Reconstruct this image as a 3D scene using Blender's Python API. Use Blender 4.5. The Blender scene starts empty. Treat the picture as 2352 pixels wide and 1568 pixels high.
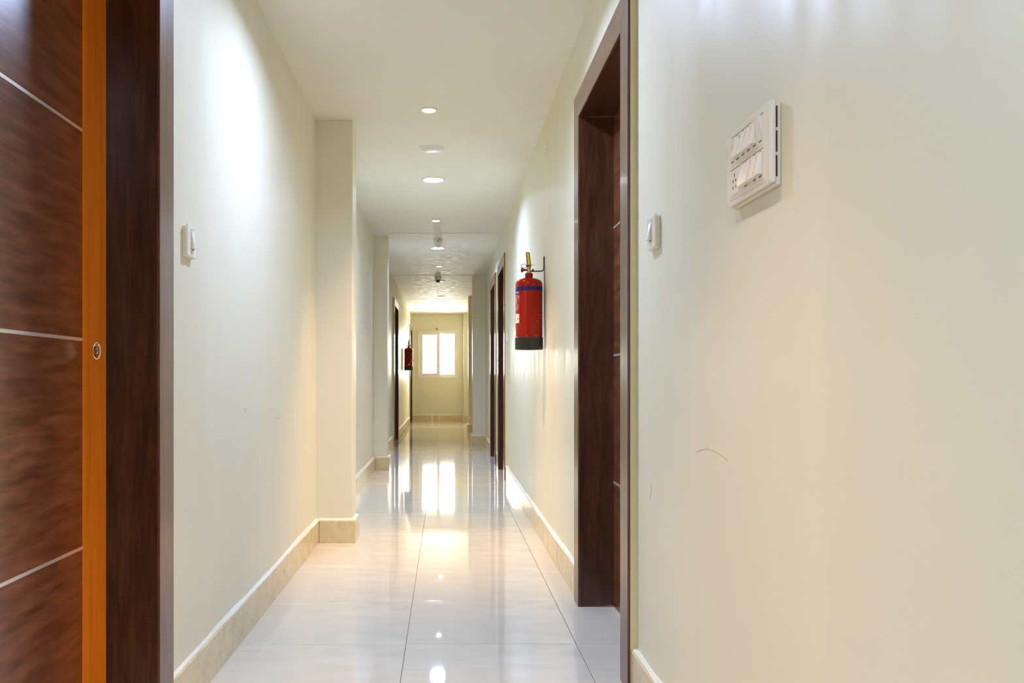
import bpy, bmesh, math, random
from mathutils import Vector, Matrix
random.seed(7)
sc = bpy.context.scene
S = 0.94            # metres per unit: all coordinates below are in camera heights (eye level = 1)
F = 2015.0          # focal length in pixels of the 2352 px wide frame
CEIL = 2.6
# ---------------------------------------------------------------- camera
cd = bpy.data.cameras.new('camera'); cam = bpy.data.objects.new('camera', cd)
sc.collection.objects.link(cam); sc.camera = cam
cd.sensor_width = 36; cd.sensor_fit = 'HORIZONTAL'; cd.lens = F/2352*36
cd.shift_x = 152/2352; cd.shift_y = 88/2352; cd.clip_start = 0.02
cam.location = (0, 0, 1*S); cam.rotation_euler = (math.radians(90), 0, 0)
# ---------------------------------------------------------------- world, exposure
w = bpy.data.worlds.new('sky'); sc.world = w; w.use_nodes = True
bg = w.node_tree.nodes['Background']
bg.inputs[0].default_value = (1.0, 0.93, 0.82, 1); bg.inputs[1].default_value = 52.0
sc.view_settings.view_transform = 'Standard'; sc.view_settings.look = 'None'
sc.view_settings.gamma = 1; sc.view_settings.use_curve_mapping = False
sc.view_settings.exposure = 0.30
sc.cycles.max_bounces = 14; sc.cycles.diffuse_bounces = 8; sc.cycles.glossy_bounces = 6
sc.cycles.use_denoising = True
sc.cycles.sample_clamp_indirect = 8
LED_W = 24.0; LED_C = (0.50, 0.645, 1.0)
SPOT_W = 135.0; SPOT_C = (1.0, 0.65, 0.40)
p = bpy.data.lights.new('window_portal', 'AREA'); p.shape = 'RECTANGLE'; p.size = 0.98*S; p.size_y = 1.17*S
p.cycles.is_portal = True
po = bpy.data.objects.new('window_portal', p); sc.collection.objects.link(po)
po.location = (-0.19*S, 21.75*S, 1.62*S); po.rotation_euler = (math.radians(-90), 0, 0)

# ---------------------------------------------------------------- materials
def mat(name, col, rough=0.5, metal=0.0, spec=0.5, coat=0.0, emit=None, es=0.0, crough=0.05):
    m = bpy.data.materials.new(name); m.use_nodes = True
    b = m.node_tree.nodes['Principled BSDF']
    b.inputs['Base Color'].default_value = (*col, 1); b.inputs['Roughness'].default_value = rough
    b.inputs['Metallic'].default_value = metal; b.inputs['Specular IOR Level'].default_value = spec
    b.inputs['Coat Weight'].default_value = coat; b.inputs['Coat Roughness'].default_value = crough
    if emit:
        b.inputs['Emission Color'].default_value = (*emit, 1); b.inputs['Emission Strength'].default_value = es
    return m
def nodes(m):
    nt = m.node_tree; return nt, nt.nodes, nt.links, nt.nodes['Principled BSDF']
def noise_tex(nt, scale, vec_scale=(1, 1, 1), detail=4, dist=0.0, rough=0.55, loc=(0, 0, 0)):
    tc = nt.nodes.new('ShaderNodeTexCoord'); mp = nt.nodes.new('ShaderNodeMapping')
    mp.inputs['Scale'].default_value = vec_scale; mp.inputs['Location'].default_value = loc
    n = nt.nodes.new('ShaderNodeTexNoise'); n.inputs['Scale'].default_value = scale
    n.inputs['Detail'].default_value = detail; n.inputs['Distortion'].default_value = dist; n.inputs['Roughness'].default_value = rough
    nt.links.new(tc.outputs['Object'], mp.inputs['Vector']); nt.links.new(mp.outputs[0], n.inputs['Vector'])
    return n
def ramp(nt, src, stops):
    r = nt.nodes.new('ShaderNodeValToRGB'); e = r.color_ramp.elements
    while len(e) < len(stops): e.new(0.5)
    for el, (pos, c) in zip(e, stops): el.position = pos; el.color = (*c, 1)
    nt.links.new(src, r.inputs[0]); return r
def bump(nt, b, src, strength, dist=0.002):
    k = nt.nodes.new('ShaderNodeBump'); k.inputs['Strength'].default_value = strength; k.inputs['Distance'].default_value = dist
    nt.links.new(src, k.inputs['Height']); nt.links.new(k.outputs[0], b.inputs['Normal']); return k
def mixc(nt, fac, a, b_, mode='MIX'):
    k = nt.nodes.new('ShaderNodeMix'); k.data_type = 'RGBA'; k.blend_type = mode
    if isinstance(fac, float): k.inputs[0].default_value = fac
    else: nt.links.new(fac, k.inputs[0])
    nt.links.new(a, k.inputs[6])
    if isinstance(b_, tuple): k.inputs[7].default_value = (*b_, 1)
    else: nt.links.new(b_, k.inputs[7])
    return k.outputs[2]

def wall_paint(name, base, dark, rough=0.42, streak=0.16):
    m = mat(name, base, rough); nt, N, L, b = nodes(m)
    n = noise_tex(nt, 1.6, (1, 1, 0.6), 5)
    r = ramp(nt, n.outputs[0], [(0.30, dark), (0.62, base)])
    # small rubbed marks and grime specks
    s = noise_tex(nt, 7, (1, 1, 0.5), 6, 0.2, 0.65, (3, 1, 2))
    rs = ramp(nt, s.outputs[0], [(0.66, (0, 0, 0)), (0.95, (1, 1, 1))])
    c = mixc(nt, rs.outputs[0], r.outputs[0], tuple(x*0.7 for x in dark))
    L.new(c, b.inputs['Base Color'])
    v = noise_tex(nt, 13, (1, 1, 0.16), 0)
    f = noise_tex(nt, 60, (1, 1, 1), 2)
    ad = N.new('ShaderNodeMath'); ad.operation = 'MULTIPLY_ADD'; ad.inputs[1].default_value = 0.25
    L.new(f.outputs[0], ad.inputs[0]); L.new(v.outputs[0], ad.inputs[2])
    bump(nt, b, ad.outputs[0] if streak > 0.05 else f.outputs[0], streak, 0.0015); b.inputs['Specular IOR Level'].default_value = 0.34
    rr = N.new('ShaderNodeMapRange'); rr.inputs[3].default_value = rough*0.75; rr.inputs[4].default_value = rough*1.4
    L.new(v.outputs[0], rr.inputs[0]); L.new(rr.outputs[0], b.inputs['Roughness'])
    return m
M = {}
M['wall'] = wall_paint('cream_satin_paint', (0.795, 0.768, 0.617), (0.78, 0.748, 0.587))
M['ceiling'] = wall_paint('white_ceiling_paint', (0.81, 0.805, 0.73), (0.785, 0.775, 0.69), 0.6, 0.012)
M['edge'] = wall_paint('cream_plaster_edge', (0.76, 0.72, 0.47), (0.66, 0.60, 0.36), 0.6, 0.5)
M['caulk'] = wall_paint('white_filler', (0.84, 0.82, 0.74), (0.74, 0.70, 0.58), 0.6, 0.6)

def wood(name, c0, c1, c2, grain, rough=0.3, scale=6, coat=0.25, dist=1.0, stops=(0.28, 0.5, 0.75), mul=(0.45, 0.75), bmp=0.03, g=2.2, spec=0.5):
    m = mat(name, c1, rough, coat=coat, crough=0.12, spec=spec); nt, N, L, b = nodes(m)
    a = noise_tex(nt, scale, grain, 8, dist, 0.62)
    r = ramp(nt, a.outputs[0], [(stops[0], c0), (stops[1], c1), (stops[2], c2)])
    g2 = tuple(x*g for x in grain)
    k = noise_tex(nt, scale*2.5, g2, 5, 0.3, 0.7, (5, 2, 7))
    rk = ramp(nt, k.outputs[0], [(0.35, (mul[0],)*3), (0.6, (1, 1, 1))])
    L.new(mixc(nt, mul[1], r.outputs[0], rk.outputs[0], 'MULTIPLY'), b.inputs['Base Color'])
    if bmp: bump(nt, b, k.outputs[0], bmp, 0.001)
    return m
M['wood_v'] = wood('dark_walnut_upright_grain', (0.034, 0.0100, 0.0035), (0.072, 0.0235, 0.0085), (0.120, 0.044, 0.018), (4.0, 4.0, 0.45), coat=0.08)
M['wood_y'] = wood('dark_walnut_level_grain', (0.034, 0.0100, 0.0035), (0.072, 0.0235, 0.0085), (0.120, 0.044, 0.018), (4.0, 0.45, 4.0))
M['leaf'] = wood('figured_walnut_leaf', (0.085, 0.024, 0.008), (0.165, 0.052, 0.021), (0.245, 0.092, 0.045), (1.5, 1.1, 8.5), 0.30, 5.0, 0.25, 0.0, (0.32, 0.50, 0.68), (0.72, 0.5), 0, 1.6)
M['trim_v'] = wood('brown_trim_upright_grain', (0.085, 0.030, 0.015), (0.140, 0.054, 0.029), (0.195, 0.080, 0.046), (4.0, 4.0, 0.45), 0.36, 6, 0.5, 1.0, spec=0.3)
M['trim_y'] = wood('brown_trim_level_grain', (0.085, 0.030, 0.015), (0.140, 0.054, 0.029), (0.195, 0.080, 0.046), (4.0, 0.45, 4.0), 0.36, 6, 0.5, 1.0, spec=0.3)
M['orange'] = wood('orange_varnished_edge', (0.66, 0.155, 0.003), (0.76, 0.20, 0.004), (0.84, 0.25, 0.008), (5, 5, 0.12), 0.5, 5, 0.0, 0.1, (0.3, 0.5, 0.7), (0.75, 0.6), 0, 2.2, 0.2)
M['inlay'] = mat('polished_inlay_metal', (0.97, 0.95, 0.92), 0.32, 0.7)
M['copper'] = mat('copper_bright', (0.80, 0.50, 0.34), 0.12, 1.0)

def tile_mat():
    m = mat('glazed_vitrified_tile', (0.80, 0.77, 0.73), 0.05); nt, N, L, b = nodes(m)
    n = noise_tex(nt, 3.0, (1, 2.5, 1), 8, 1.0, 0.6)
    r = ramp(nt, n.outputs[0], [(0.3, (0.62, 0.575, 0.48)), (0.55, (0.68, 0.635, 0.54)), (0.75, (0.73, 0.685, 0.60))])
    s = noise_tex(nt, 26, (1, 1, 1), 6, 0.8, 0.8)
    rs = ramp(nt, s.outputs[0], [(0.74, (0, 0, 0)), (0.80, (1, 1, 1))])
    L.new(mixc(nt, rs.outputs[0], r.outputs[0], (0.58, 0.53, 0.46)), b.inputs['Base Color'])
    w_ = noise_tex(nt, 2.0, (1, 1, 1), 2)
    bump(nt, b, w_.outputs[0], 0.005, 0.002)
    q = noise_tex(nt, 5.0, (1, 1, 1), 4)
    rr = N.new('ShaderNodeMapRange'); rr.inputs[3].default_value = 0.02; rr.inputs[4].default_value = 0.055
    L.new(q.outputs[0], rr.inputs[0]); L.new(rr.outputs[0], b.inputs['Roughness'])
    return m
M['tile'] = tile_mat()
M['grout'] = mat('dark_grout', (0.20, 0.17, 0.14), 0.9)
def base_mat():
    m = mat('beige_skirting_stone', (0.62, 0.52, 0.34), 0.18); nt, N, L, b = nodes(m)
    n = noise_tex(nt, 14, (1, 1, 1), 8, 0.6, 0.7)
    r = ramp(nt, n.outputs[0], [(0.3, (0.58, 0.47, 0.26)), (0.5, (0.70, 0.59, 0.36)), (0.7, (0.75, 0.65, 0.43))])
    s = noise_tex(nt, 55, (1, 1, 1), 4, 0, 0.6)
    rs = ramp(nt, s.outputs[0], [(0.66, (0, 0, 0)), (0.72, (1, 1, 1))])
    L.new(mixc(nt, rs.outputs[0], r.outputs[0], (0.36, 0.29, 0.16)), b.inputs['Base Color'])
    return m
M['base'] = base_mat()
M['plastic'] = mat('white_switch_plastic', (0.84, 0.81, 0.74), 0.15)
M['plastic_dim'] = mat('ivory_plastic', (0.76, 0.73, 0.62), 0.3)
M['slot'] = mat('dark_slot', (0.05, 0.035, 0.02), 0.6)
M['upvc'] = mat('white_window_plastic', (0.85, 0.84, 0.78), 0.25)
M['gasket'] = mat('grey_brown_gasket', (0.10, 0.085, 0.06), 0.7)
M['red'] = mat('red_enamel', (0.29, 0.006, 0.0003), 0.15, spec=0.22, coat=0.12)
M['blue'] = mat('dark_blue_band', (0.030, 0.012, 0.12), 0.25, spec=0.25)
M['black'] = mat('black_rubber', (0.012, 0.011, 0.010), 0.35)
M['yellow'] = mat('yellow_paint', (0.78, 0.66, 0.01), 0.3)
M['white_print'] = mat('white_print', (0.82, 0.76, 0.68), 0.4)
M['brass'] = mat('dull_brass', (0.55, 0.36, 0.18), 0.3, 1.0)
M['steel'] = mat('dark_steel', (0.07, 0.05, 0.045), 0.35, 0.6)
M['wire'] = mat('bright_wire', (0.5, 0.46, 0.42), 0.3, 1.0)
M['led_on'] = mat('lit_cool_diffuser', (0.9, 0.9, 0.9), 0.4, emit=(0.82, 0.91, 1.0), es=14)
M['spot_on'] = mat('lit_warm_lens', (0.9, 0.9, 0.9), 0.4, emit=(1.0, 0.86, 0.66), es=11)
M['diffuser_off'] = mat('unlit_diffuser', (0.72, 0.72, 0.69), 0.3)
M['fixture'] = mat('white_fixture_metal', (0.80, 0.78, 0.74), 0.3)
M['camera_body'] = mat('camera_ivory_plastic', (0.80, 0.76, 0.66), 0.35)
M['lens'] = mat('black_glass', (0.01, 0.01, 0.012), 0.08)
M['tape'] = mat('pale_tape', (0.82, 0.80, 0.68), 0.5)
M['scuff'] = mat('grey_scuff', (0.50, 0.46, 0.36), 0.6)
M['brown'] = mat('brown_ceramic', (0.35, 0.15, 0.06), 0.3)
def glass():
    m = bpy.data.materials.new('window_glass'); m.use_nodes = True; nt = m.node_tree; nt.nodes.clear()
    o = nt.nodes.new('ShaderNodeOutputMaterial'); mx = nt.nodes.new('ShaderNodeMixShader')
    fr = nt.nodes.new('ShaderNodeFresnel'); fr.inputs[0].default_value = 1.45
    t = nt.nodes.new('ShaderNodeBsdfTransparent'); t.inputs[0].default_value = (0.96, 0.97, 0.96, 1)
    g = nt.nodes.new('ShaderNodeBsdfGlossy'); g.inputs['Roughness'].default_value = 0.02
    nt.links.new(fr.outputs[0], mx.inputs[0]); nt.links.new(t.outputs[0], mx.inputs[1]); nt.links.new(g.outputs[0], mx.inputs[2])
    nt.links.new(mx.outputs[0], o.inputs[0]); return m
M['glass'] = glass()

# ---------------------------------------------------------------- mesh helpers
class MB:
    def __init__(s): s.v = []; s.f = []; s.smooth = []
    def add(s, vs, fs, smooth=False):
        n = len(s.v); s.v += [tuple(v) for v in vs]; s.f += [[i+n for i in f] for f in fs]; s.smooth += [smooth]*len(fs)
    def hexa(s, q0, q1):   # two quads (lists of four points), q1 opposite q0
        s.add(list(q0)+list(q1), [(3,2,1,0),(4,5,6,7),(0,1,5,4),(1,2,6,5),(2,3,7,6),(3,0,4,7)])
        return s
    def box(s, x0, x1, y0, y1, z0, z1):
        return s.hexa([(x0,y0,z0),(x1,y0,z0),(x1,y1,z0),(x0,y1,z0)], [(x0,y0,z1),(x1,y0,z1),(x1,y1,z1),(x0,y1,z1)])
    def lathe(s, prof, c=(0,0,0), axis='Z', n=48, sx=1, sy=1, smooth=True):
        vs = []; fs = []
        for r, h in prof:
            for i in range(n):
                a = 2*math.pi*i/n; p = (r*math.cos(a)*sx, r*math.sin(a)*sy, h)
                if axis == 'X': p = (p[2], p[0], p[1])
                elif axis == 'Y': p = (p[0], p[2], p[1])
                vs.append((p[0]+c[0], p[1]+c[1], p[2]+c[2]))
        m = len(prof)
        for k in range(m-1):
            for i in range(n):
                j = (i+1) % n
                fs.append((k*n+i, k*n+j, (k+1)*n+j, (k+1)*n+i))
        s.add(vs, fs, smooth)
        base = len(s.v)-len(vs)
        for k in (0, m-1):
            if prof[k][0] > 1e-6:
                s.f.append([base+k*n+i for i in range(n)]); s.smooth.append(False)
        return s
    def tube(s, pts, r, n=8, smooth=True):
        pts = [Vector(p) for p in pts]; vs = []; fs = []; up = None
        for i, p in enumerate(pts):
            d = (pts[min(i+1, len(pts)-1)] - pts[max(i-1, 0)]).normalized()
            if up is None: up = d.orthogonal().normalized()
            up = (up - d*up.dot(d)).normalized(); sd = d.cross(up)
            rr = r[i] if isinstance(r, (list, tuple)) else r
            for k in range(n):
                a = 2*math.pi*k/n; vs.append(p + up*math.cos(a)*rr + sd*math.sin(a)*rr)
        for i in range(len(pts)-1):
            for k in range(n):
                j = (k+1) % n; fs.append((i*n+k, i*n+j, (i+1)*n+j, (i+1)*n+k))
        fs.append(tuple(range(n))); fs.append(tuple((len(pts)-1)*n+k for k in range(n)))
        s.add(vs, fs, smooth); return s
    def patch(s, r, a0, a1, z0, z1, n=10, t=0.0008, c=(0, 0)):   # curved plate on a cylinder
        vs = []
        for i in range(n+1):
            a = math.radians(a0+(a1-a0)*i/n)
            for rr in (r, r+t):
                for z in (z0, z1): vs.append((c[0]+rr*math.cos(a), c[1]+rr*math.sin(a), z))
        fs = []
        for i in range(n):
            b0 = i*4; b1 = b0+4
            fs += [(b0+2,b1+2,b1+3,b0+3),(b0,b0+1,b1+1,b1),(b0+1,b0+3,b1+3,b1+1),(b0,b1,b1+2,b0+2)]
        fs += [(0,1,3,2), (n*4, n*4+2, n*4+3, n*4+1)]
        s.add(vs, fs, True); return s
    def build(s, name, m, parent=None, bevel=0.0, seg=2, loc=None):
        me = bpy.data.meshes.new(name)
        me.from_pydata([(a*S, b*S, c*S) for a, b, c in s.v], [], s.f)
        bm = bmesh.new(); bm.from_mesh(me); bmesh.ops.recalc_face_normals(bm, faces=bm.faces)
        for f, sm in zip(bm.faces, s.smooth): f.smooth = sm
        for e in bm.edges:
            if len(e.link_faces) == 2 and e.calc_face_angle(0) > 0.7: e.smooth = False
        if bevel:
            bmesh.ops.bevel(bm, geom=[e for e in bm.edges if e.calc_face_angle(0) > 0.6], offset=bevel*S, segments=seg, affect='EDGES', profile=0.5)
        bm.to_mesh(me); bm.free(); me.materials.append(M[m] if isinstance(m, str) else m)
        o = bpy.data.objects.new(name, me); sc.collection.objects.link(o)
        if parent: o.parent = parent
        if loc: o.location = [c*S for c in loc]
        return o
def thing(name, label, cat, loc=(0, 0, 0), group=None, rz=0):
    o = bpy.data.objects.new(name, None); sc.collection.objects.link(o)
    o.location = [c*S for c in loc]; o.rotation_euler = (0, 0, rz); o['label'] = label; o['category'] = cat
    if group: o['group'] = group
    return o
def structure(o, label=None):
    o['kind'] = 'structure'
    if label: o['label'] = label
    return o
def root(name, label=None, loc=(0, 0, 0)):
    o = bpy.data.objects.new(name, None); sc.collection.objects.link(o); o.location = [c*S for c in loc]
    return structure(o, label)
def copy_tree(o, parent=None):
    c = o.copy(); sc.collection.objects.link(c); c.parent = parent
    for ch in list(o.children): copy_tree(ch, c)
    return c
def slab(name, us, vs, holes, fn, m, parent=None):
    """a wall of one piece with openings; fn(u, v, side) gives the point, side 0 = room face, 1 = back"""
    nu, nv = len(us)-1, len(vs)-1
    def solid(i, j):
        if i < 0 or j < 0 or i >= nu or j >= nv: return False
        cu, cv = (us[i]+us[i+1])/2, (vs[j]+vs[j+1])/2
        return not any(a < cu < b and c < cv < d for a, b, c, d in holes)
    idx = {}; V = []; Fc = []
    def P(i, j, k):
        if (i, j, k) not in idx: idx[(i, j, k)] = len(V); V.append(fn(us[i], vs[j], k))
        return idx[(i, j, k)]
    for i in range(nu):
        for j in range(nv):
            if not solid(i, j): continue
            for k in (0, 1): Fc.append((P(i,j,k), P(i+1,j,k), P(i+1,j+1,k), P(i,j+1,k)))
            for (di, dj, e) in ((-1,0,((i,j),(i,j+1))), (1,0,((i+1,j),(i+1,j+1))), (0,-1,((i,j),(i+1,j))), (0,1,((i,j+1),(i+1,j+1)))):
                if not solid(i+di, j+dj):
                    (a, b), (c, d) = e; Fc.append((P(a,b,0), P(c,d,0), P(c,d,1), P(a,b,1)))
    mb = MB(); mb.add(V, Fc); return mb.build(name, m, parent)

# ---------------------------------------------------------------- room shell
Y0, YE = -4.0, 21.35
XR = 0.612
def XL(y): return -0.798 if y <= 9.9 else -0.806 - (y-10.0)*0.0033
DTOP = 2.16; DOUT = 2.27
doors = {   # side, opening near, opening far, leaf depth behind the trim face
    'door_1': ('L', 1.43, 2.357, 0.207), 'door_2': ('R', 2.93, 3.864, 0.157), 'door_3': ('R', 8.86, 9.79, 0.157),
    'door_4': ('R', 10.48, 11.45, 0.157), 'door_5': ('L', 13.62, 14.62, 0.157), 'door_6': ('L', 20.22, 21.15, 0.157)}
LIN = 0.014   # lining thickness
zs = [0, DTOP+LIN, CEIL]
def wall(name, side):
    holes = [(a-LIN, b+LIN, -1, DTOP+LIN) for s_, a, b, d in doors.values() if s_ == side]
    ys = sorted({Y0, YE, 9.9, 10.0} | {h[0] for h in holes} | {h[1] for h in holes}) if side == 'L' else sorted({Y0, YE} | {h[0] for h in holes} | {h[1] for h in holes})
    fn = (lambda u, v, k: (XL(u)-0.28*k, u, v)) if side == 'L' else (lambda u, v, k: (XR+0.28*k, u, v))
    return structure(slab(name, ys, zs, holes, fn, 'wall'))
wl = wall('wall_left', 'L'); wr = wall('wall_right', 'R')
W0, W1, WB, WT = -0.675, 0.290, 1.045, 2.205
we = structure(slab('wall_back', [-0.90, W0, W1, 0.90], [0, WB, WT, CEIL], [(W0, W1, WB, WT)], lambda u, v, k: (u, YE+0.22*k, v), 'wall'))
structure(MB().box(-1.1, 0.95, Y0-0.2, Y0, 0, CEIL).build('wall_front', 'wall'))
ceil = structure(MB().box(-1.15, 0.95, Y0-0.2, YE+0.25, CEIL, CEIL+0.12).build('ceiling', 'ceiling'))
floor = structure(MB().box(-1.15, 0.95, Y0-0.2, YE+0.25, -0.12, -0.012).build('floor', 'grout'))
for yc, hh, wd in ((5.55, 0.004, 0.30), (9.60, 0.006, 0.07), (13.45, 0.007, 0.09), (17.4, 0.007, 0.11)):
    mb = MB(); pr = [(-wd, 0), (-wd*0.5, -hh*0.6), (0, -hh), (wd*0.5, -hh*0.6), (wd, 0), (wd, 0.004), (-wd, 0.004)]
    V = [(x, yc+a, CEIL+b) for x in (-0.80, XR+0.005) for a, b in pr]; n = len(pr)
    mb.add(V, [(i, (i+1) % n, n+(i+1) % n, n+i) for i in range(n)] + [tuple(range(n)), tuple(range(n, 2*n))])
    mb.build('plaster_ridge', 'ceiling', ceil)
# pillars
pillars = [('L', -0.574, 5.40, 5.62, wl), ('L', -0.650, 9.75, 10.02, wl), ('R', 0.414, 13.50, 13.92, wr), ('R', 0.434, 16.85, 17.25, wr), ('R', 0.425, 21.05, YE-0.002, wr)]
for s_, xe, a, b, par in pillars:
    x0, x1 = (xe, XR+0.01) if s_ == 'R' else (XL(a)-0.01, xe)
    MB().box(x0, x1, a, b, 0, CEIL-0.0005).build('pillar', 'wall', par, bevel=0.006, seg=3)

# floor tiles: each tile a part of the floor
TW = 0.645; cols = [(-0.151-TW, -0.151), (-0.151, 0.494), (0.494, XR+0.02)]
wide = MB().box(0.0009, TW-0.0009, 0.0013, TW-0.0013, -0.012, 0).build('floor_tile', 'tile', floor, bevel=0.0008, seg=1)
slim = MB().box(0.0012, 0.95-0.494, 0.0013, TW-0.0013, -0.012, 0).build('floor_tile', 'tile', floor, bevel=0.0008, seg=1)
lipw = MB().box(-1.15, -0.151-TW-0.0012, 0, TW-0.0009, -0.012, 0).build('floor_tile', 'tile', floor, bevel=0.0008, seg=1)
first = {0: True, 1: True, 2: True}
k = 0
y = 3.314 - TW*11
rows = []
while y < YE: rows.append(y); y += TW
def slip(src, used, x, y):
    o = src if not used else src.copy()
    if used: sc.collection.objects.link(o); o.parent = floor
    o.location = (x*S, y*S, random.uniform(-0.0002, 0.0002)); return o
u = {}
for y in rows:
    slip(wide, u.get('w'), cols[0][0], y); u['w'] = True
    slip(wide, True, cols[1][0], y+0.012)
    slip(slim, u.get('s'), cols[2][0], y+0.012); u['s'] = True
    # the doorways' thresholds
    if any(s_ == 'L' and a-TW < y < b for s_, a, b, d in doors.values()): slip(lipw, u.get('l'), 0, y); u['l'] = True

# skirting
BH, BT = 0.136, 0.020
def run(parent, p0, p1, nrm, cut0=0.0, L=0.66, cap=True):
    p0 = Vector((p0[0], p0[1], 0)); p1 = Vector((p1[0], p1[1], 0)); nv = Vector((nrm[0], nrm[1], 0))
    d = p1-p0; n = max(1, round(d.length/L)); d /= n
    for i in range(n):
        a = p0+d*i + d.normalized()*0.0008; b = p0+d*(i+1) - d.normalized()*0.0008
        t = BT + random.uniform(-0.001, 0.001); hz = Vector((0, 0, BH+random.uniform(-0.002, 0.002)))
        MB().hexa([a, b, b+nv*t, a+nv*t], [a+hz, b+hz, b+nv*t+hz, a+nv*t+hz]).build('skirting_tile', 'base', parent, bevel=0.0012, seg=1)
    if cap:   # hand-applied filler along the top edge
        d = p1-p0; m = max(3, int(d.length/0.05)); V = []; Fc = []
        hh = 0.014; tt = BT*0.8
        for i in range(m+1):
            q = p0+d*i/m; hh += random.uniform(-0.004, 0.004); hh = min(0.024, max(0.006, hh)); tt += random.uniform(-0.002, 0.002); tt = min(BT*1.03, max(BT*0.6, tt))
            V += [q+Vector((0, 0, BH-0.004)), q+Vector((0, 0, BH+hh)), q+nv*0.002+Vector((0, 0, BH+hh)), q+nv*tt+Vector((0, 0, BH+0.003)), q+nv*tt+Vector((0, 0, BH-0.004))]
        for i in range(m):
            for j in range(5): Fc.append((i*5+j, i*5+(j+1) % 5, i*5+5+(j+1) % 5, i*5+5+j))
        Fc += [tuple(range(5)), tuple(range(m*5, m*5+5))]
        mb = MB(); mb.add(V, Fc); mb.build('filler_bead', 'caulk', parent)
bl = root('baseboard_left'); br = root('baseboard_right'); be = root('baseboard_back')
DO = 0.12  # trim width
def Lrun(a, b): run(bl, (XL(a), a), (XL(b), b), (1, 0))
def Rrun(a, b): run(br, (XR, a), (XR, b), (-1, 0))
Lrun(Y0, 1.43-DO); Lrun(2.357+DO, 5.40); Lrun(5.62, 9.75); Lrun(10.02, 13.62-DO); Lrun(14.62+DO, 20.22-DO)
Rrun(Y0, 2.93-DO); Rrun(3.864+DO, 8.86-DO); Rrun(9.79+DO, 10.48-DO); Rrun(11.45+DO, 13.5); Rrun(13.92, 16.85); Rrun(17.25, 21.05)
for s_, xe, a, b, par in pillars:
    if s_ == 'L':
        run(bl, (XL(a)+BT, a), (xe+BT, a), (0, -1)); run(bl, (xe, a), (xe, b), (1, 0))
    else:
        run(br, (xe-BT, a), (XR-BT, a), (0, -1)); run(br, (xe, a), (xe, b), (-1, 0))
run(be, (-0.82, YE), (0.425, YE), (0, -1))
for xx, ww, nn in ((-0.33, 0.045, 1), (-0.165, 0.022, 1)):
    MB().box(xx-ww/2, xx+ww/2, YE-BT-0.003, YE-BT-0.0005, 0.012, BH-0.006).build('tape_strip', 'tape', be)

# ---------------------------------------------------------------- doors
TP = 0.030     # how far the trim stands off the wall
def make_door(name, side, a, b, depth, label):
    sg = -1 if side == 'L' else 1
    xw = XL((a+b)/2) if side == 'L' else XR
    if side == 'L' and a > 10: xw += 0.0
    xf = xw - sg*TP; xi = xf + sg*0.009
    def X(t): return xf + sg*t          # t = depth behind the trim face
    D = root(name, label)
    def bx(t0, t1, y0, y1, z0, z1, nm, m, par=D, bev=0.0):
        x0, x1 = sorted((X(t0), X(t1)))
        return MB().box(x0, x1, y0, y1, z0, z1).build(nm, m, par, bevel=bev)
    # front trim boards, mitred
    def board(q, nm, m):
        MB().hexa([(X(0), y_, z_) for y_, z_ in q], [(X(0.009), y_, z_) for y_, z_ in q]).build(nm, m, D, bevel=0.0015, seg=2)
    board([(a-DO, 0), (a, 0), (a, DTOP), (a-DO, DOUT)], 'frame_post', 'trim_v')
    board([(b, 0), (b+DO, 0), (b+DO, DOUT), (b, DTOP)], 'frame_post', 'trim_v')
    board([(a, DTOP), (b, DTOP), (b+DO, DOUT), (a-DO, DOUT)], 'frame_head', 'trim_y')
    # plastered band the boards sit on
    bx(0.009, TP, a-DO, a-LIN, 0, DOUT, 'plaster_band', 'edge'); bx(0.009, TP, b+LIN, b+DO, 0, DOUT, 'plaster_band', 'edge')
    bx(0.009, TP, a-LIN, b+LIN, DTOP+LIN, DOUT, 'plaster_band', 'edge')
    # linings of the opening
    dl = 0.145 if side == 'L' and depth > 0.2 else depth
    bx(0.0092, dl+(0.045 if dl == depth else 0), a-LIN, a-0.0002, 0, DTOP, 'jamb', 'wood_v'); bx(0.0092, dl+(0.045 if dl == depth else 0), b+0.0002, b+LIN, 0, DTOP, 'jamb', 'wood_v')
    bx(0.0092, dl+(0.045 if dl == depth else 0), a-LIN, b+LIN, DTOP+0.0002, DTOP+LIN, 'jamb_head', 'wood_y')
    if dl != depth:
        lb = bx(dl, depth+0.045, b+0.0002, b+LIN, 0, DTOP, 'jamb_rebate', 'orange', bev=0.001); lb['label'] = 'bright orange varnished rebate strip'
        bx(dl, depth+0.045, a-LIN, a-0.0002, 0, DTOP, 'jamb_rebate', 'orange'); bx(dl, depth+0.045, a-LIN, b+LIN, DTOP+0.0002, DTOP+LIN, 'jamb_rebate', 'orange')
        st = MB(); st.lathe([(0.0, -0.0085), (0.006, -0.0085), (0.0078, -0.0070), (0.0085, -0.0058), (0.0145, -0.0062), (0.019, -0.0045), (0.0215, -0.0015), (0.022, 0.0)], (X(0.168), b+0.0002, 1.078), 'Y', 40, 0.56, 1.12)
        o = st.build('strike_plate', 'copper', lb); o['label'] = 'oval copper strike plate'
    g = 0.003
    lf = bx(depth, depth+0.042, a+g, b-g, 0.006, DTOP-g, 'leaf', 'leaf', bev=0.001)
    for z in (0.550, 1.108, 1.668):
        bx(depth-0.0012, depth+0.002, a+g+0.0005, b-g-0.0005, z-0.0043, z+0.0043, 'inlay_strip', 'inlay', lf)
    # knob set near the far or near edge
    yk = a+0.07
    kx = X(depth)
    MB().lathe([(0.030, 0.0), (0.030, -0.004*sg), (0.012, -0.007*sg), (0.010, -0.030*sg), (0.024, -0.038*sg), (0.029, -0.052*sg), (0.022, -0.064*sg), (0.0, -0.067*sg)], (kx, yk, 1.06), 'X', 24).build('knob', 'wire', lf)
    return D
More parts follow.
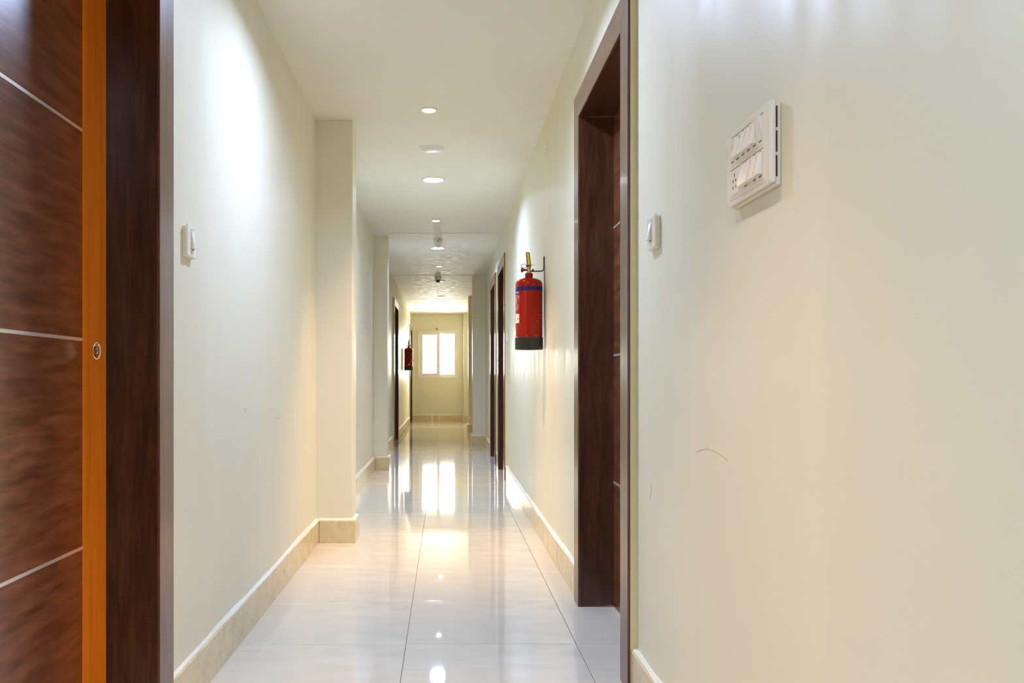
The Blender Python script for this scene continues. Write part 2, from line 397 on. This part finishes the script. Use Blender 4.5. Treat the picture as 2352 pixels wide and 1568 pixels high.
lab = {'door_1': 'dark brown door with white inlay lines and orange rebate at the left edge',
       'door_2': 'tall dark brown framed doorway beside the near right wall',
       'door_3': 'dark brown doorway just beyond the red extinguisher',
       'door_4': 'narrow-looking dark doorway between the third door and right pillar',
       'door_5': 'dark doorway on the left wall before the far extinguisher',
       'door_6': 'dark doorway on the left wall beside the end window wall'}
for nme, (s_, a, b, d) in doors.items(): make_door(nme, s_, a, b, d, None)

# ---------------------------------------------------------------- window
wn = root('window_1')
def ring(x0, x1, z0, z1, t, y0, y1, nm, m, par, bev=0.002, tb=None):
    tb = tb or t
    us_, vs_ = [x0, x0+t, x1-t, x1], [z0, z0+tb, z1-t, z1]
    o = slab(nm, us_, vs_, [(x0+t, x1-t, z0+tb, z1-t)], lambda u_, v_, k_: (u_, (y0, y1)[k_], v_), m, par)
    return o
ring(W0-0.006, W1+0.006, WB-0.006, WT+0.006, 0.012, YE-0.006, YE+0.015, 'reveal_bead', 'caulk', wn)
ring(W0, W1, WB, WT, 0.040, YE+0.03, YE+0.13, 'window_frame', 'upvc', wn)
sl = ring(W0+0.038, -0.150, WB+0.045, WT-0.040, 0.072, YE+0.035, YE+0.075, 'sash', 'upvc', wn)
MB().box(W0+0.105, -0.217, YE+0.053, YE+0.057, WB+0.11, WT-0.107).build('pane', 'glass', sl)
MB().box(W0+0.135, W0+0.155, YE+0.058, YE+0.064, WB+0.13, WT-0.125).build('brush_seal', 'gasket', sl)
MB().box(-0.190, -0.172, YE+0.028, YE+0.036, 1.50, 1.66).build('pull_handle', 'plastic_dim', sl, bevel=0.003)
MB().box(W0+0.060, W0+0.072, YE+0.028, YE+0.036, 1.54, 1.66).build('sash_lock', 'plastic_dim', sl, bevel=0.003)
sr = ring(-0.190, W1-0.038, WB+0.045, WT-0.040, 0.045, YE+0.082, YE+0.118, 'sash', 'upvc', wn)
MB().box(-0.148, W1-0.080, YE+0.098, YE+0.102, WB+0.087, WT-0.082).build('pane', 'glass', sr)
MB().box(-0.139, -0.128, YE+0.074, YE+0.082, 1.54, 1.68).build('sash_lock', 'gasket', sr, bevel=0.002)
MB().box(W0, W1, YE+0.035, YE+0.125, WB+0.040, WB+0.046).build('sill_track', 'upvc', wn)

# ---------------------------------------------------------------- lamps
def lamp(kind, X, Y, lit, label, i):
    nm = {'led': 'led_downlight', 'spot': 'spotlight', 'disc': 'ceiling_lamp'}[kind]
    grp = {'led': 'round led downlights', 'spot': 'small warm spotlights', 'disc': 'unlit ceiling lamps'}[kind]
    t = thing(nm, label, 'light', (X, Y, CEIL), grp)
    R = {'led': 0.089, 'spot': 0.051, 'disc': 0.089}[kind]; r = {'led': 0.080, 'spot': 0.039, 'disc': 0.070}[kind]
    MB().lathe([(r, 0.0), (r, -0.004), (r+0.002, -0.0065), (R-0.003, -0.0055), (R, -0.003), (R, 0.0)], n=40).build('bezel', 'fixture', t)
    dm = {('led', 1): 'led_on', ('spot', 1): 'spot_on'}.get((kind, lit), 'diffuser_off')
    if kind == 'disc':
        MB().lathe([(0.0, -0.016), (0.030, -0.0155), (0.055, -0.012), (0.066, -0.007), (0.0695, -0.002), (0.0695, 0)], n=40).build('diffuser', dm, t)
    else:
        MB().lathe([(0.0, -0.0125), (r*0.5, -0.0115), (r*0.8, -0.0085), (r-0.0005, -0.004), (r-0.0005, 0)], n=40).build('diffuser', dm, t)
    if lit:
        if kind == 'led':
            l = bpy.data.lights.new('led_light', 'AREA'); l.shape = 'DISK'; l.size = 2*r*S; l.energy = LED_W; l.color = LED_C; l.spread = math.radians(155)
        else:
            l = bpy.data.lights.new('spot_light', 'SPOT'); l.energy = SPOT_W * {5.2: 1.35, 8.81: 0.6, 12.35: 0.3, 16.0: 0.3}.get(Y, 1.0); l.color = SPOT_C; l.spot_size = math.radians(74); l.spot_blend = 1.0; l.shadow_soft_size = 0.03
        lo = bpy.data.objects.new(l.name, l); sc.collection.objects.link(lo); lo.parent = t; lo.location = (0, 0, -0.016*S)
    return t
LX = -0.095
ls = [('spot', -2.0, 1, 'small warm spotlight in the ceiling behind the viewer'),
      ('led', -0.2, 1, 'bright cool downlight in the ceiling right over the viewer'),
      ('spot', 1.6, 1, 'small warm spotlight overhead by the near right switchboard'),
      ('led', 3.4, 1, 'bright cool downlight overhead between the two nearest doors'),
      ('spot', 5.2, 1, 'small warm white spotlight, nearest the viewer in the ceiling'),
      ('disc', 6.07, 0, 'unlit round ceiling lamp with a grey lens before the brightest downlight'),
      ('led', 7.01, 1, 'largest lit cool white downlight, just past the unlit ceiling lamp'),
      ('spot', 8.81, 1, 'small warm spotlight in front of the nearer ceiling camera'),
      ('led', 10.64, 1, 'lit cool white downlight right behind the nearer ceiling camera'),
      ('spot', 12.35, 1, 'small warm spotlight in front of the farther ceiling camera'),
      ('led', 14.2, 0, 'unlit round downlight half hidden behind the farther ceiling camera'),
      ('spot', 16.0, 1, 'small spotlight between the farther ceiling camera and a dim round lamp'),
      ('disc', 16.8, 0, 'unlit olive-looking round lamp far down the ceiling'),
      ('led', 17.9, 0, 'unlit round downlight past the last dim round lamp'),
      ('spot', 19.7, 0, 'unlit small spotlight nearest the end window wall')]
for i, (kd, Y, lit, lb) in enumerate(ls):
    px = 985 + (Y-5.2)*1.9
    xx = (985 + 40*(1-5.2/max(Y, 5.2)) - 1024)*Y/F if Y > 5 else -0.10
    lamp(kd, xx, Y, lit, lb, i)

# ---------------------------------------------------------------- ceiling cameras
def ceiling_cam(X, Y, label, back):
    t = thing('security_camera', label, 'camera', (X, Y, CEIL), 'ceiling dome cameras', rz=math.pi if back else 0)
    MB().lathe([(0.050, 0.0), (0.054, -0.004), (0.054, -0.012), (0.049, -0.030), (0.040, -0.055), (0.034, -0.060)], n=36).build('housing', 'camera_body', t)
    MB().lathe([(0.0, -0.092), (0.016, -0.090), (0.030, -0.078), (0.035, -0.062), (0.034, -0.050), (0.028, -0.040)], n=32).build('eyeball', 'camera_body', t)
    MB().lathe([(0.026, 0.010), (0.026, -0.018), (0.022, -0.021), (0.0, -0.022)], (0, -0.020, -0.068), 'Y', 28).build('lens', 'lens', t)
    if back:
        o = MB().box(-0.004, 0.012, 0.0445, 0.050, -0.036, -0.022).build('connector', 'slot', t); MB().box(-0.024, -0.012, 0.0465, 0.050, -0.028, -0.024).build('connector', 'slot', t)
        MB()  .box(-0.028, 0.002, 0.052, 0.0555, -0.010, -0.006).build('logo_strip', 'slot', t)
    return t
ceiling_cam(-0.087, 9.98, 'ivory ceiling camera seen from its back, in front of a lit downlight', True)
ceiling_cam(-0.122, 13.66, 'ivory ceiling camera with a black lens ball facing the viewer', False)

# ---------------------------------------------------------------- round cover plates high on the walls
def cover(side, Y, Z, label):
    sg = -1 if side == 'L' else 1; x = XL(Y) if side == 'L' else XR
    t = thing('junction_cover', label, 'cover plate', (x, Y, Z), 'round junction covers high on the walls')
    MB().lathe([(0.055, 0.0), (0.055, -0.003*sg), (0.052, -0.006*sg), (0.0, -0.007*sg)], (0, 0, 0), 'X', 36).build('plate', 'wall', t)
    for yy in (-0.036, 0.036): MB().lathe([(0.004, -0.0055*sg), (0.004, -0.0085*sg), (0.0, -0.009*sg)], (0, yy, 0), 'X', 10).build('screw', 'brass', t)
cover('R', 5.31, 2.386, 'round cream cover plate high on the right wall above the red extinguisher')
cover('R', 12.8, 2.37, 'small round cover high on the right wall past the last right door')
cover('L', 12.55, 2.35, 'round cover high on the left wall just behind the second left pillar')
cover('L', 16.6, 2.39, 'round cover high on the left wall above the far extinguisher')
cover('L', 19.2, 2.35, 'round cover high on the left wall nearest the end wall')

# ---------------------------------------------------------------- switches
def wedge(mb, sg, y0, y1, z0, z1, t0, ttop, tbot):   # rocker: thin at the top, proud at the bottom, rising from plate face t0
    def x(t): return -sg*t
    mb.hexa([(x(t0), y0, z0), (x(t0), y1, z0), (x(t0), y1, z1), (x(t0), y0, z1)],
            [(x(t0+tbot), y0, z0), (x(t0+tbot), y1, z0), (x(t0+ttop), y1, z1), (x(t0+ttop), y0, z1)])
def bxs(sg, t0, t1, y0, y1, z0, z1):
    x0, x1 = sorted((-sg*t0, -sg*t1)); return MB().box(x0, x1, y0, y1, z0, z1)
def switch(side, Y, Z, label):
    sg = -1 if side == 'L' else 1; x = XL(Y) if side == 'L' else XR
    t = thing('light_switch', label, 'switch', (x, Y, Z), 'single switches on the corridor walls')
    bxs(sg, 0, 0.009, -0.046, 0.046, -0.049, 0.043).build('back_box', 'plastic_dim', t, bevel=0.002)
    bxs(sg, 0.009, 0.017, -0.049, 0.049, -0.048, 0.048).build('plate', 'plastic', t, bevel=0.0035, seg=3)
    bxs(sg, 0.016, 0.0185, -0.019, 0.019, -0.034, 0.034).build('inner_frame', 'plastic', t, bevel=0.0006, seg=1)
    mb = MB(); wedge(mb, sg, -0.0125, 0.0125, -0.023, 0.027, 0.0183, 0.001, 0.010); mb.build('rocker', 'plastic', t, bevel=0.0008)
    bxs(sg, 0.0184, 0.0190, -0.012, 0.012, -0.0262, -0.0238).build('gap', 'slot', t)
    bxs(sg, 0.0168, 0.0173, -0.017, 0.017, 0.0350, 0.0362).build('gap', 'slot', t)
    return t
switch('L', 2.703, 1.425, 'white single light switch on the left wall beside the near door')
switch('R', 2.550, 1.428, 'white single light switch on the right wall beside the large doorway')
switch('R', 8.62, 1.41, 'small single switch on the right wall just before the second right door')

t = thing('switchboard', 'large white switchboard with two rows of rockers and a socket on near right wall', 'switchboard', (XR, 1.722, 1.436))
sg = 1
bxs(1, 0, 0.010, -0.1225, 0.120, -0.080, 0.071).build('back_box', 'plastic_dim', t, bevel=0.003)
pl = bxs(1, 0.010, 0.021, -0.125, 0.125, -0.0755, 0.0755).build('plate', 'plastic', t, bevel=0.004, seg=3)
for yy in (-0.095, -0.035, 0.03, 0.09):
    pass
for z in (-0.065, -0.020, 0.025): bxs(1, 0.0078, 0.0102, -0.1242, -0.1222, z, z+0.038).build('side_slot', 'slot', t)
inn = bxs(1, 0.020, 0.0225, -0.099, 0.099, -0.066, 0.066).build('inner_frame', 'plastic', t, bevel=0.0008, seg=1)
gc = [0.064, 0.0, -0.064]; GW = 0.060; t0 = 0.0222
for gi, c in enumerate(gc):
    for row, zc in enumerate((0.0315, -0.0340)):
        bxs(1, 0.0222, 0.0230, c-GW/2+0.001, c+GW/2-0.001, zc+0.0283, zc+0.0292).build('gap', 'slot', t)
        bxs(1, 0.0222, 0.0232, c-GW/2, c+GW/2, zc-0.028, zc+0.028).build('module', 'plastic', t, bevel=0.0004, seg=1)
        if row == 0 or gi == 2: rk = [(c-0.0275, c-0.0035), (c+0.0035, c+0.0275)]
        elif gi == 1: rk = [(c-0.0265, c+0.0265)]
        else: rk = []
        for j, (ya, yb) in enumerate(rk):
            mb = MB(); up = (gi, j, row) in ((0, 1, 0), (2, 0, 0))
            wedge(mb, 1, ya, yb, zc-0.019, zc+0.024, 0.0230, 0.011 if up else 0.001, 0.001 if up else 0.011); mb.build('rocker', 'plastic', t, bevel=0.0008)
            bxs(1, 0.0231, 0.0236, (ya+yb)/2-0.007, (ya+yb)/2+0.007, zc-0.0225, zc-0.0205).build('gap', 'slot', t)
            bxs(1, 0.0231, 0.0236, (ya+yb)/2-0.001, (ya+yb)/2+0.001, zc+0.0248, zc+0.0270).build('print_mark', 'slot', t)
c = gc[0]; zc = -0.0340
sk = bxs(1, 0.0231, 0.0244, c-0.026, c+0.026, -0.0345-0.024, -0.0345+0.024).build('socket', 'plastic', t, bevel=0.0006, seg=1)
for yy, zz, hh in ((0, 0.014, 0.0035), (-0.008, 0.003, 0.0028), (0.008, 0.003, 0.0028), (-0.009, -0.010, 0.003), (0.009, -0.010, 0.003)):
    bxs(1, 0.0243, 0.0247, c+yy-0.002, c+yy+0.002, zc+zz-hh, zc+zz+hh).build('pin_hole', 'slot', sk)
bxs(1, 0.0232, 0.0237, -0.034, -0.031, -0.030, -0.026).build('indicator', mat('red_indicator', (0.4, 0.05, 0.03), 0.3), t)

# ---------------------------------------------------------------- fire extinguisher
def extinguisher(loc, label):
    t = thing('fire_extinguisher', label, 'fire extinguisher', loc, 'wall hung fire extinguishers')
    R = 0.083
    body = MB().lathe([(0.0, 0.004), (R-0.010, 0.004), (R-0.002, 0.010), (R, 0.02), (R, 0.402), (R-0.002, 0.414), (R-0.010, 0.426), (R-0.028, 0.436), (R-0.050, 0.442), (0.024, 0.446), (0.024, 0.470), (0.0, 0.470)], n=64).build('cylinder', 'red', t)
    MB().lathe([(R-0.020, 0.010), (R-0.020, 0.0), (R+0.001, 0.0), (R+0.0035, 0.003), (R+0.0035, 0.074), (R+0.0005, 0.076)], n=64).build('base_cup', 'black', t)
    MB().lathe([(R+0.0008, 0.360), (R+0.0008, 0.386), (R-0.0005, 0.386), (R-0.0005, 0.360), (R+0.0008, 0.360)], n=64).build('blue_band', 'blue', body)
    MB().patch(R+0.0002, 139, 221, 0.336, 0.360, 14).build('blue_label', 'blue', body)
    for z, w_ in ((0.352, 30), (0.344, 18)): MB().patch(R+0.0012, 218-w_, 218, z-0.0012, z+0.0012, 6, 0.0004).build('print_line', 'white_print', body)
    rnd = random.Random(3)
    z = 0.330
    while z > 0.235:
        a = 219
        while a > 145:
            wd = rnd.uniform(1.5, 6)
            if rnd.random() < 0.7: MB().patch(R+0.0003, a-wd, a, z-0.0012, z+rnd.uniform(0.0008, 0.0028), 2, 0.0004).build('print_line', 'white_print', body)
            a -= wd+rnd.uniform(2, 5)
        z -= rnd.uniform(0.007, 0.011)
    lb = MB().patch(R+0.0003, 141, 219, 0.162, 0.218, 14, 0.0006).build('instruction_label', 'white_print', body)
    z = 0.212
    while z > 0.168:
        MB().patch(R+0.0010, 160, 206 - rnd.uniform(0, 20), z-0.001, z+0.0005, 5, 0.0003).build('print_line', 'slot', body); z -= 0.0058
    for az, zz in ((285, 0.395), (307, 0.208), (322, 0.211), (303, 0.172), (256, 0.082), (291, 0.083), (300, 0.082), (325, 0.19)): MB().patch(R+0.0003, az-1.0, az+1.0, zz-0.0014, zz+0.0014, 1, 0.0006).build('paint_speck', 'white_print', body)
    MB().patch(R+0.0010, 209, 215, 0.184, 0.192, 2, 0.0003).build('print_mark', 'slot', body)
    MB().lathe([(0.017, 0.466), (0.017, 0.478), (0.012, 0.482), (0.010, 0.500), (0.013, 0.503), (0.013, 0.514), (0, 0.514)], n=24).build('valve', 'brass', t)
    # lower grip and upright lever
    MB().hexa([(-0.012, -0.010, 0.508), (0.012, -0.010, 0.508), (0.012, 0.012, 0.508), (-0.012, 0.012, 0.508)], [(-0.018, -0.012, 0.520), (0.014, -0.012, 0.520), (0.014, 0.016, 0.520), (-0.018, 0.016, 0.520)]).build('grip', 'red', t, bevel=0.002)
    lv = MB().hexa([(-0.013, -0.010, 0.520), (0.014, -0.010, 0.520), (0.014, 0.008, 0.520), (-0.013, 0.008, 0.520)], [(-0.020, -0.014, 0.601), (0.002, -0.014, 0.601), (0.002, 0.006, 0.601), (-0.020, 0.006, 0.601)]).build('lever', mat('dark_red_grip', (0.10, 0.008, 0.006), 0.35), t, bevel=0.004, seg=3)
    MB().hexa([(-0.008, -0.0122, 0.526), (0.008, -0.0122, 0.526), (0.008, -0.009, 0.526), (-0.008, -0.009, 0.526)], [(-0.0155, -0.0162, 0.596), (-0.003, -0.0162, 0.596), (-0.003, -0.012, 0.596), (-0.0155, -0.012, 0.596)]).build('yellow_strip', 'yellow', lv)
    # safety pin with wire loop, pressure knob
    pts = [(-0.012, -0.012, 0.500)]
    for i in range(15):
        a = i/14*2*math.pi*1.3; pts.append((-0.036-0.016*math.cos(a)+0.006*i/14, -0.014+0.008*math.sin(a*0.7), 0.515+0.013*math.sin(a)))
    MB().tube(pts, 0.0014, 6).build('safety_wire', 'wire', t)
    MB().tube([(-0.024, -0.010, 0.5225), (0.030, -0.010, 0.5235)], 0.0018, 6).build('safety_pin', 'wire', t)
    MB().lathe([(0.0, -0.050), (0.013, -0.050), (0.015, -0.046), (0.015, -0.038), (0.008, -0.034), (0.006, -0.012)], (0, -0.002, 0.492), 'X', 20).build('pressure_knob', mat('dull_red', (0.22, 0.02, 0.015), 0.4), t)
    # hose on the far side
    hz = [(-0.0, 0.020, 0.490), (0.004, 0.045, 0.488), (0.008, 0.072, 0.462), (0.012, 0.090, 0.42), (0.010, 0.094, 0.34), (0.000, 0.0945, 0.22), (-0.012, 0.0945, 0.12)]
    MB().tube(hz, 0.0085, 10).build('hose', 'black', t)
    MB().lathe([(0.0, 0.104), (0.010, 0.104), (0.012, 0.108), (0.012, 0.125), (0.009, 0.130)], (-0.012, 0.0945, 0), 'Z', 16).build('nozzle', 'white_print', t)
    # wall bracket: arm, hook plate and back strip
    xw = XR-loc[0] if loc[0] > 0 else 0
    W = 0.096
    MB().tube([(0.010, 0.0, 0.485), (0.060, 0.0, 0.484), (W-0.012, 0.0, 0.487), (W-0.004, 0.0, 0.496), (W-0.003, 0.0, 0.515), (W-0.003, 0.0, 0.575)], 0.0042, 8).build('bracket_arm', 'steel', t)
    MB().box(W-0.0022, W-0.0002, -0.010, 0.010, 0.010, 0.50).build('back_strip', 'steel', t, bevel=0.001)
    MB().lathe([(0.0, 0.484), (0.006, 0.486), (0.007, 0.493), (0.004, 0.499), (0, 0.500)], (0.024, -0.002, 0), 'Z', 12).build('bracket_nut', 'steel', t)
    MB().lathe([(R+0.0040, 0.0), (R+0.0040, 0.008), (R+0.0036, 0.008), (R+0.0036, 0.0), (R+0.0040, 0.0)], (0, 0, 0.066), 'Z', 64).build('strap', 'steel', t)
    return t
e1 = extinguisher((XR-0.0985, 5.42, 1.186), 'red fire extinguisher with a blue band on the right wall beside the large doorway')
e2 = copy_tree(e1); e2.location = ((XL(17.2)+0.0995)*S, 17.2*S, 1.186*S); e2.rotation_euler = (0, 0, math.pi)
e2['label'] = 'small far fire extinguisher in dark red on the left wall near the end window'

# ---------------------------------------------------------------- small things
hk = thing('bulb_holder', 'small brown bulb holder on the end wall above the window', 'bulb holder', (-0.220, YE, 2.236))
MB().lathe([(0.026, 0.0), (0.026, -0.006), (0.020, -0.010), (0.018, -0.030), (0.012, -0.036), (0.0, -0.036)], (0, 0, 0), 'Y', 24).build('cup', 'brown', hk)
MB().lathe([(0.012, -0.034), (0.010, -0.044), (0.0, -0.047)], (0, 0, 0), 'Y', 20).build('contact', 'wire', hk)
# curved rub mark on the right wall and a few scratches on both walls
def mark(par, side, pts, r):
    x = XR-0.0003 if side == 'R' else XL(0)+0.0003
    MB().tube([(x, a, b) for a, b in pts], r, 4).build('scratch', 'scuff', par)
def yz(side, px, py):
    Xw = XR if side == 'R' else -0.798
    Y = Xw*F/(px-1024); return (Y, 1-(py-872)*Y/F)
mark(wr, 'R', [yz('R', a, b) for a, b in ((1600, 1038), (1612, 1032), (1626, 1030), (1640, 1035), (1656, 1044), (1673, 1058))], 0.0006)
mark(wr, 'R', [yz('R', a, b) for a, b in ((1493, 1145), (1496, 1125), (1497, 1110))], 0.0006)
mark(wl, 'L', [yz('L', a, b) for a, b in ((630, 958), (638, 961), (644, 956))], 0.0010)
mark(wl, 'L', [yz('L', a, b) for a, b in ((561, 936), (564, 950))], 0.0010)

def fl(px, py):
    Y = F/(py-872); return ((px-1024)*Y/F, Y, 0.0002)
for pts in (((951, 1256), (958, 1249), (966, 1244)), ((1060, 1210), (1061, 1217), (1059, 1225)), ((1002, 1251), (1003, 1258)), ((1042, 1310), (1050, 1311)), ((985, 1280), (984, 1288))):
    MB().tube([fl(*q) for q in pts], 0.0009, 4).build('scratch', 'scuff', floor)
